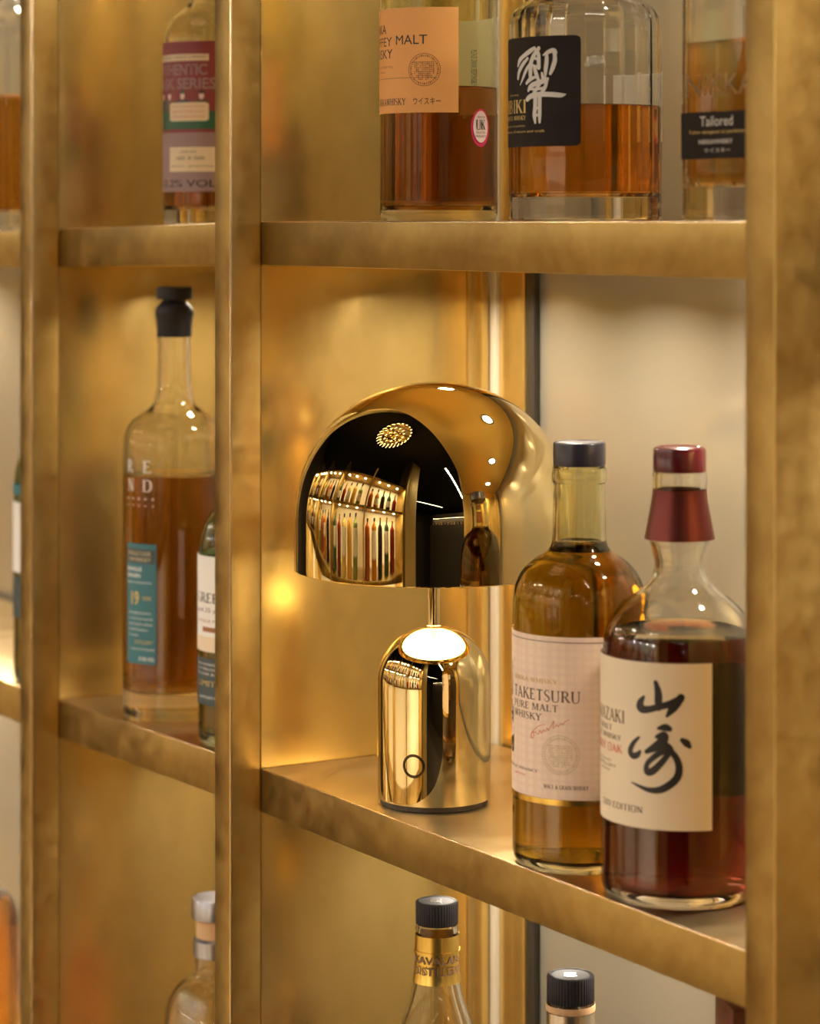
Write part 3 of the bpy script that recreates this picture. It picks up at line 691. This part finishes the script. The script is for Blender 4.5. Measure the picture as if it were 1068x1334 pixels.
# --- tall bottle with black stopper and teal label
b = bottle('whisky_bottle', 'tall clear bottle with black stopper, white letters and narrow teal label', -.2333, .0459, -.0042, 'bottles left of the divider')
r = .0401
glass_and_liquid(b, mm([(37.5, 0), (39.8, 3), (40.1, 8), (40.1, 170), (40.1, 207), (39.3, 218), (35.5, 227.5), (29, 233.5), (20.5, 238), (16.3, 243.5), (14.2, 252), (13.3, 266), (13.2, 294), (13.2, 306)]), .0030, .0215, .1885, M['glass'], M['teal_whisky'], 80, punt=.002)
band('neck_collar', b, mm([(13.6, 295), (13.7, 303), (14.2, 309), (14.9, 312), (14.9, 316), (12.5, 320)]), M['cap_black'], 48)
lathe('stopper_shaft', mm([(0, 300), (12, 300), (12, 320), (9, 323), (9, 325.5), (0, 325.5)]), M['cap_black'], b, 48)
cap('stopper', b, .0139, .3240, .3340, M['cap_black'])
lb = label_patch('side_label', b, r, -63, -20, .0455, .1375, M['paper_teal'])
label_patch('dark_band', lb, r, -62, -21, .1225, .1335, M['paper_dark'], off=.0003)
text_on(lb, r, 'SINGLE CASK', -60, -26, .1285, .1318, M['ink_faint'], .0006)
text_on(lb, r, 'WHISKEY', -58, -26, .1240, .1270, M['ink_faint'], .0006)
text_on(lb, r, 'SINGLE', -62, -38, .1165, .1195, M['ink_white'], bold=.02)
text_on(lb, r, 'GRAIN', -62, -40, .1115, .1145, M['ink_white'], bold=.02)
text_on(lb, r, 'CASK STRENGTH', -62, -26, .1070, .1085, M['ink_white'])
text_on(lb, r, '19', -54, -42, .0905, .1010, M['ink_gold'], bold=.02)
text_on(lb, r, 'YEARS', -38, -26, .0945, .0975, M['ink_gold'])
for k in range(5): text_on(lb, r, ('MATURED FOR NINE', 'years in oak barrels', 'and bottled without', 'chill filtration or', 'colouring'), -60, -25, 0, 1, M['ink_white']) if False else text_on(lb, r, ('MATURED SLOWLY', 'in first fill oak barrels', 'then bottled without', 'chill filtration', 'or colour')[k], -58, (-26, -24, -24, -30, -42)[k], .0835 - k * .0042, .0853 - k * .0042, M['ink_white'])
text_on(lb, r, 'DISTILLERY', -48, -24, .0610, .0635, M['ink_gold'])
text_on(lb, r, 'PRODUCT OF IRELAND', -54, -22, .0560, .0575, M['ink_white'])
text_on(lb, r, '57.8% VOL', -42, -22, .0480, .0510, M['ink_white'], bold=.02)
text_on(b, r, 'R', -61, -51, .1920, .2015, M['ink_white'], serif=True, name='printed_letter')
text_on(b, r, 'E', -37, -26, .1920, .2015, M['ink_white'], serif=True, name='printed_letter')
text_on(b, r, 'N', -61, -50, .1775, .1870, M['ink_white'], serif=True, name='printed_letter')
text_on(b, r, 'D', -37, -25, .1775, .1870, M['ink_white'], serif=True, name='printed_letter')
for k in range(5):
    oval_on(b, r, -60 + k * 9, .1720, .0008, .0009, M['ink_white'], .0005, 'printed_dot')
    oval_on(b, r, -60 + k * 9, .1668, .0006, .0006, M['ink_white'], .0005, 'printed_dot')

# --- small part of a bottle just left of the divider
b = bottle('whisky_bottle', 'green glass bottle with white and dark labels, mostly hidden by the divider', -.1019, .0412, -.0016, 'bottles left of the divider')
r = .0356
glass_and_liquid(b, mm([(33, 0), (35.2, 3), (35.6, 10), (35.6, 138), (34.2, 152), (29, 165), (21, 174), (16, 182), (14, 195), (13.5, 240), (14.5, 241), (14.5, 250)]), .0026, .008, .135, M['glass_green'], M['brown'], 72)
cap('cap', b, .0150, .250, .272, M['cap_black'])
lb = label_patch('front_label', b, r, -139, 25, .0690, .1385, M['paper_white'])
label_patch('peach_band', lb, r, -139, 25, .0692, .0800, M['paper'], off=.0003)
label_patch('rust_strip', lb, r, -62, 25, .0835, .0870, M['ink_orange_dark'], off=.0003)
text_on(lb, r, 'GREEN', -77, -22, .1045, .1120, M['ink'], bold=.0, serif=True)
text_on(lb, r, 'aged 25 years', -80, -20, .0968, .1010, M['ink_brown'])
text_on(lb, r, 'SINGLE MALT', -76, -20, .0905, .0925, M['ink_orange_dark'])
lb2 = label_patch('lower_label', b, r, -139, 25, .0300, .0640, M['paper_dark'])
for k in range(3): text_on(lb2, r, ('IRISH WHISKEY SINGLE', 'MALT TRIPLE CASK MATURED', 'IN OAK BARRELS')[k], -76, -14, .0590 - k * .0035, .0608 - k * .0035, M['ink_white'])
text_on(lb2, r, 'LIMITED', -74, -20, .0440, .0480, M['ink_gold'])
text_on(lb2, r, 'BOTTLED BY HAND', -70, -14, .0350, .0368, M['ink_white'])

# --- green bottle at the far left
b = bottle('whisky_bottle', 'green bottle with pale label peeking past the leftmost divider, middle shelf', -.4537, .0413, -.0075, 'bottles left of the divider')
r = .0358
glass_and_liquid(b, mm([(33, 0), (35.4, 3), (35.8, 10), (35.8, 165), (34.5, 180), (29, 193), (20, 203), (15, 212), (14, 225), (14, 265)]), .0026, .008, .15, M['glass_green'], M['brown'], 64)
cap('cap', b, .0150, .262, .282, M['cap_black'])
label_patch('front_label', b, r, -139, 25, .093, .152, M['paper_white'])
label_patch('lower_label', b, r, -139, 25, .055, .090, M['paper_dark'])
label_patch('shoulder_band', b, r, -139, 25, .158, .167, M['paper_teal'])

# --- bottles on the lower shelf, tops in view
ZL = -.379
b = bottle('whisky_bottle', 'clear bottle with ribbed black screw cap and gold neck foil, below the lamp shelf', .1447, .055, ZL, 'bottles on the lower shelf')
glass_and_liquid(b, mm([(36, 0), (38, 3), (38.4, 10), (38.4, 150), (36.5, 180), (31.5, 205), (24.5, 228), (18.9, 243), (15.6, 257), (14.3, 268), (14.0, 290), (14.4, 291), (14.4, 294), (13.2, 296), (13.2, 300)]), .0028, .008, .165, M['glass'], M['amber'], 72)
cap('cap', b, .0139, .2965, .3115, M['cap_black'], knurl=True)
tb = text_bm('K', .02); fit(tb, -.0045, .0045, -.004, .004)
for v in tb.verts: v.co.z = .3112
me = D.meshes.new('cap_emblem'); tb.to_mesh(me); tb.free(); me.materials.append(M['steel']); o = D.objects.new('cap_emblem', me); COL.objects.link(o); o.parent = b; o.rotation_euler.z = PI / 2
nf = band('neck_foil', b, mm([(16.2, 259), (15.6, 262), (14.7, 270), (14.6, 290)]), M['foil_gold'], label='gold foil neck band')
label_patch('foil_bead', nf, .0147, -180, 180, .2788, .2800, M['foil_gold'], th=.0005)
text_on(nf, .0148, 'KAVALAN', -70, 70, .2725, .2775, M['ink_brown'], .0006, .01)
text_on(nf, .0157, 'DISTILLERY', -64, 74, .2655, .2708, M['ink_brown'], .0006, .01)
b = bottle('whisky_bottle', 'bottle with ribbed black screw cap and silver neck foil at the bottom right', .3086, .050, ZL, 'bottles on the lower shelf')
glass_and_liquid(b, mm([(36, 0), (38, 3), (38.4, 10), (38.4, 165), (35, 190), (27, 212), (18.9, 228), (15.6, 240), (14.4, 252), (14.0, 280), (14.4, 281), (14.4, 284), (13.2, 286), (13.2, 289)]), .0028, .008, .165, M['glass'], M['amber'], 64)
cap('cap', b, .0143, .2868, .3030, M['cap_black'], knurl=True)
nf = band('amber_collar', b, mm([(14.9, 281.5), (15.1, 283), (15.0, 285.5)]), M['cork'])
band('neck_foil', b, mm([(15.6, 240), (15.0, 252), (14.8, 281)]), M['foil_silver'], label='silver foil neck band')
tb = text_bm('S', .03); fit(tb, -.004, .004, -.0045, .0045)
for v in tb.verts: v.co.z = .3027
me = D.meshes.new('cap_emblem'); tb.to_mesh(me); tb.free(); me.materials.append(M['steel']); o = D.objects.new('cap_emblem', me); COL.objects.link(o); o.parent = b; o.rotation_euler.z = PI / 2
b = bottle('whisky_bottle', 'bottle with square dark red wooden stopper in the bottom right corner', .4790, .055, ZL, 'bottles on the lower shelf')
glass_and_liquid(b, mm([(42, 0), (44, 3), (44, 10), (44, 235), (41, 250), (30, 260), (18, 266), (15.5, 272), (15.5, 296)]), .003, .010, .21, M['glass'], M['brown'], 64)
st = box('stopper', (-.0165, .0165, -.0165, .0165, .2965, .3290), M['wood_dark'], b, .0022)
st.rotation_euler.z = R(18)
b = bottle('whisky_bottle', 'clear round-shouldered bottle with silver topped stopper on the lower left shelf', -.1698, .050, ZL - .0030, 'bottles on the lower shelf')
glass_and_liquid(b, mm([(37, 0), (39.3, 3), (39.6, 10), (39.6, 150), (38.8, 163), (34.5, 176), (27, 185.5), (18.5, 190.5), (15.8, 194), (15.6, 206), (15.6, 216), (15, 218)]), .0028, .009, .120, M['glass'], M['copper'], 72)
lathe('stopper_shaft', mm([(0, 212), (13.8, 212), (14.8, 219), (14.8, 235), (0, 235)]), M['cork'], b, 48)
band('neck_ring', b, mm([(16.4, 205.5), (17.0, 206), (17.2, 218), (14.9, 220)]), M['steel'], th=.0006, label='silver ring round the neck')
cap('stopper', b, .0183, .2345, .2500, M['steel'], label='flat silver stopper top')
b = bottle('whisky_bottle', 'amber bottle at the lower left edge, only its shoulder in view', -.6580, .050, ZL - .0075, 'bottles on the lower shelf')
glass_and_liquid(b, mm([(38, 0), (39.8, 3), (40, 10), (40, 122), (38.5, 136), (32, 149), (22, 158), (16, 165), (14.5, 175), (14.5, 207)]), .003, .009, .150, M['glass'], M['copper'], 64)
cap('cap', b, .0155, .206, .225, M['cap_black'])

# ------------------------------------------------------------------ the opposite back bar (seen only in the lamp's mirror finish)
M['lit_cream'] = simple('cream_lacquer', (0.84, 0.74, 0.56), 0.6)
ORD = ('one two three four five six seven eight nine ten eleven twelve thirteen fourteen fifteen sixteen seventeen eighteen nineteen twenty ' + ' '.join('twenty-' + w for w in 'one two three four five six seven eight nine'.split()) + ' ' + ' '.join('thirty-' + w for w in 'zero one two three four five'.split())).split()
OX0, OX1, OY = -2.35, 0.82, -0.95
Z0 = -FLOOR
ob = box('back_sheet', (OX0, OX1, OY - .26, OY - .2405, FLOOR, .95), M['lit_cream'], None, 0)
tag(ob, 'cream lacquered rear sheet of the back bar across the aisle', 'panel')
ob = thing('end_pillar', 'brass clad pillar closing the back bar across the aisle', 'pillar', (OX1, 0, FLOOR))
box('front_strip', (0, .05, OY - .26, OY + .03, 0, CEIL - .001 + Z0), M['brass_post'], ob, .001)
box('side_cladding', (.05, .34, OY - .26, OY - .02, 0, CEIL - .001 + Z0), M['brass_matte'], ob, .001)
OL = [-.76, -.379, 0.0, .39, .80]
nb = 5; wb = (OX1 - OX0) / nb
for k, z in enumerate(OL):
    for i in range(nb):
        o = box('back_bar_shelf', (OX0 + i * wb + .0255, OX0 + (i + 1) * wb - .0005, OY - .24, OY, z - .03, z), M['brass_face'], None, .001)
        tag(o, 'brass shelf board across the aisle, level %s from below, bay %s from its far end' % (ORD[k], ORD[i]), 'shelf', 'shelf boards across the aisle')
for i in range(nb):
    o = box('back_bar_upright', (OX0 + i * wb, OX0 + i * wb + .025, OY - .24, OY + .02, FLOOR, .95), M['brass_post'], None, .001)
    tag(o, 'brass upright number %s from the far end across the aisle' % ORD[i], 'divider', 'uprights across the aisle')
for z in OL[1:]:
    for i in range(nb):
        for q in (.22, .5, .78): area('bar_downlight', (OX0 + (i + q) * wb + .012, OY - .06, z - .032), .03, .03, 1.1, NEUT, disk=True)
cols = [(0.20, 0.02, 0.01), (0.45, 0.16, 0.02), (0.55, 0.30, 0.06), (0.05, 0.07, 0.04), (0.30, 0.07, 0.015), (0.60, 0.45, 0.15), (0.03, 0.02, 0.02), (0.25, 0.28, 0.10)]
CN = ['dark red', 'orange amber', 'golden', 'dark green', 'red brown', 'pale yellow', 'black', 'olive green']
bm_ = [simple('distant_whisky_%d' % i, c, .08) for i, c in enumerate(cols)]
protos = []
for i, c in enumerate(bm_):
    rr = .036 + .003 * (i % 3); h = .26 + .014 * (i % 4); sh = .55 + .05 * (i % 3)
    t = thing('back_bar_bottle', 'capped spirit bottle standing on the lit back bar across the aisle', 'bottle', (0, 0, 0), 'bottles on the opposite back bar')
    lathe('body', [(0, 0), (rr - .002, 0), (rr, .002), (rr, h * sh), (rr * .8, h * (sh + .08)), (.014, h * (sh + .16)), (.012, h * .86), (0, h * .86)], c, t, 16)
    lathe('cap', [(0, h * .86), (.0145, h * .86), (.0145, h), (0, h)], M['cap_black'] if i % 3 else M['foil_gold'], t, 12)
    if i % 2: label_patch('front_label', t, rr, -60, 60, h * .15, h * sh * .8, M['paper_white'])
    protos.append(t)
k = 0
for z in (0.0, .39):
    x = OX0 + .09; nr = -1
    while x < OX1 - .05:
        i = (k * 5 + int(z * 10)) % 8; src = protos[i]
        u = (x - OX0) % wb
        if u < .075: x += .075 - u
        elif u > wb - .055: x += wb - u + .075
        if x > OX1 - .05: break
        used = src.get('used', 0)
        if not used: t = src; src['used'] = 1
        else:
            t = src.copy(); COL.objects.link(t)
            for ch in src.children:
                c = ch.copy(); COL.objects.link(c); c.parent = t
        t.location = (x, OY - .085, z); t.rotation_euler.z = PI / 2; nr += 1
        t['label'] = '%s bottle, number %s from the far end of the %s row across the aisle' % (CN[i], ORD[nr], 'upper' if z else 'lower')
        x += .100 + .012 * random.random(); k += 1
for o in D.objects:
    if 'used' in o: del o['used']

# the far bar at the end of the room, dark below and lit above (again only mirrored in the lamp)
o = box('far_backboard', (5.90, 5.94, -3.6, .1, FLOOR, 1.2), M['dark_wall'], None, 0); tag(o, 'dark rear board of the bar at the far end of the room', 'board')
o = box('far_counter', (5.50, 5.8995, -3.6, .1, FLOOR, .36), M['dark_wall'], None, .002); tag(o, 'dark counter at the far end of the room', 'counter')
o = box('far_shelf', (5.60, 5.8995, -3.6, .1, .86, .88), M['brass_face'], None, .002); tag(o, 'lit brass shelf above the counter at the far end of the room', 'shelf')
area('far_bar_strip', (5.75, -1.75, .845), .03, 3.4, 9, NEUT)
for k in range(26):
    src = protos[(k * 3) % 8]; t = src.copy(); COL.objects.link(t)
    for c_ in src.children:
        c = c_.copy(); COL.objects.link(c); c.parent = t
    t.location = (5.68, -3.5 + k * .138, .36); t['label'] = '%s bottle, number %s from the right end of the far counter' % (CN[(k * 3) % 8], ORD[25 - k]); t['group'] = 'bottles on the far bar'

# chandelier above the aisle (a gold glint in the lamp)
ch = thing('chandelier', 'round gold chandelier hanging above the aisle', 'chandelier', (-.02, -.50, 1.36))
for rr, zz in ((.27, 0), (.18, -.05), (.09, -.08)):
    lathe('ring', [(rr, zz), (rr + .008, zz), (rr + .008, zz + .02), (rr, zz + .02)], M['gold'], ch, 40)
    for i in range(int(rr * 90)):
        a = 2 * PI * i / int(rr * 90)
        q = lathe('pendant', [(0, -.05), (.006, -.04), (.007, 0), (0, 0)], emit('warm_bulb', (1, .8, .5), 4) if not D.materials.get('warm_bulb') else D.materials.get('warm_bulb'), ch, 8)
        q.location = ((rr + .004) * math.cos(a), (rr + .004) * math.sin(a), zz)
lathe('rod', [(0, .0), (.005, 0), (.005, CEIL - 1.36), (0, CEIL - 1.36)], M['gold'], ch, 8)
lathe('hub', [(0, -.01), (.26, .004), (.27, .008), (0, .012)], M['gold'], ch, 24)
bpy.context.view_layer.update()
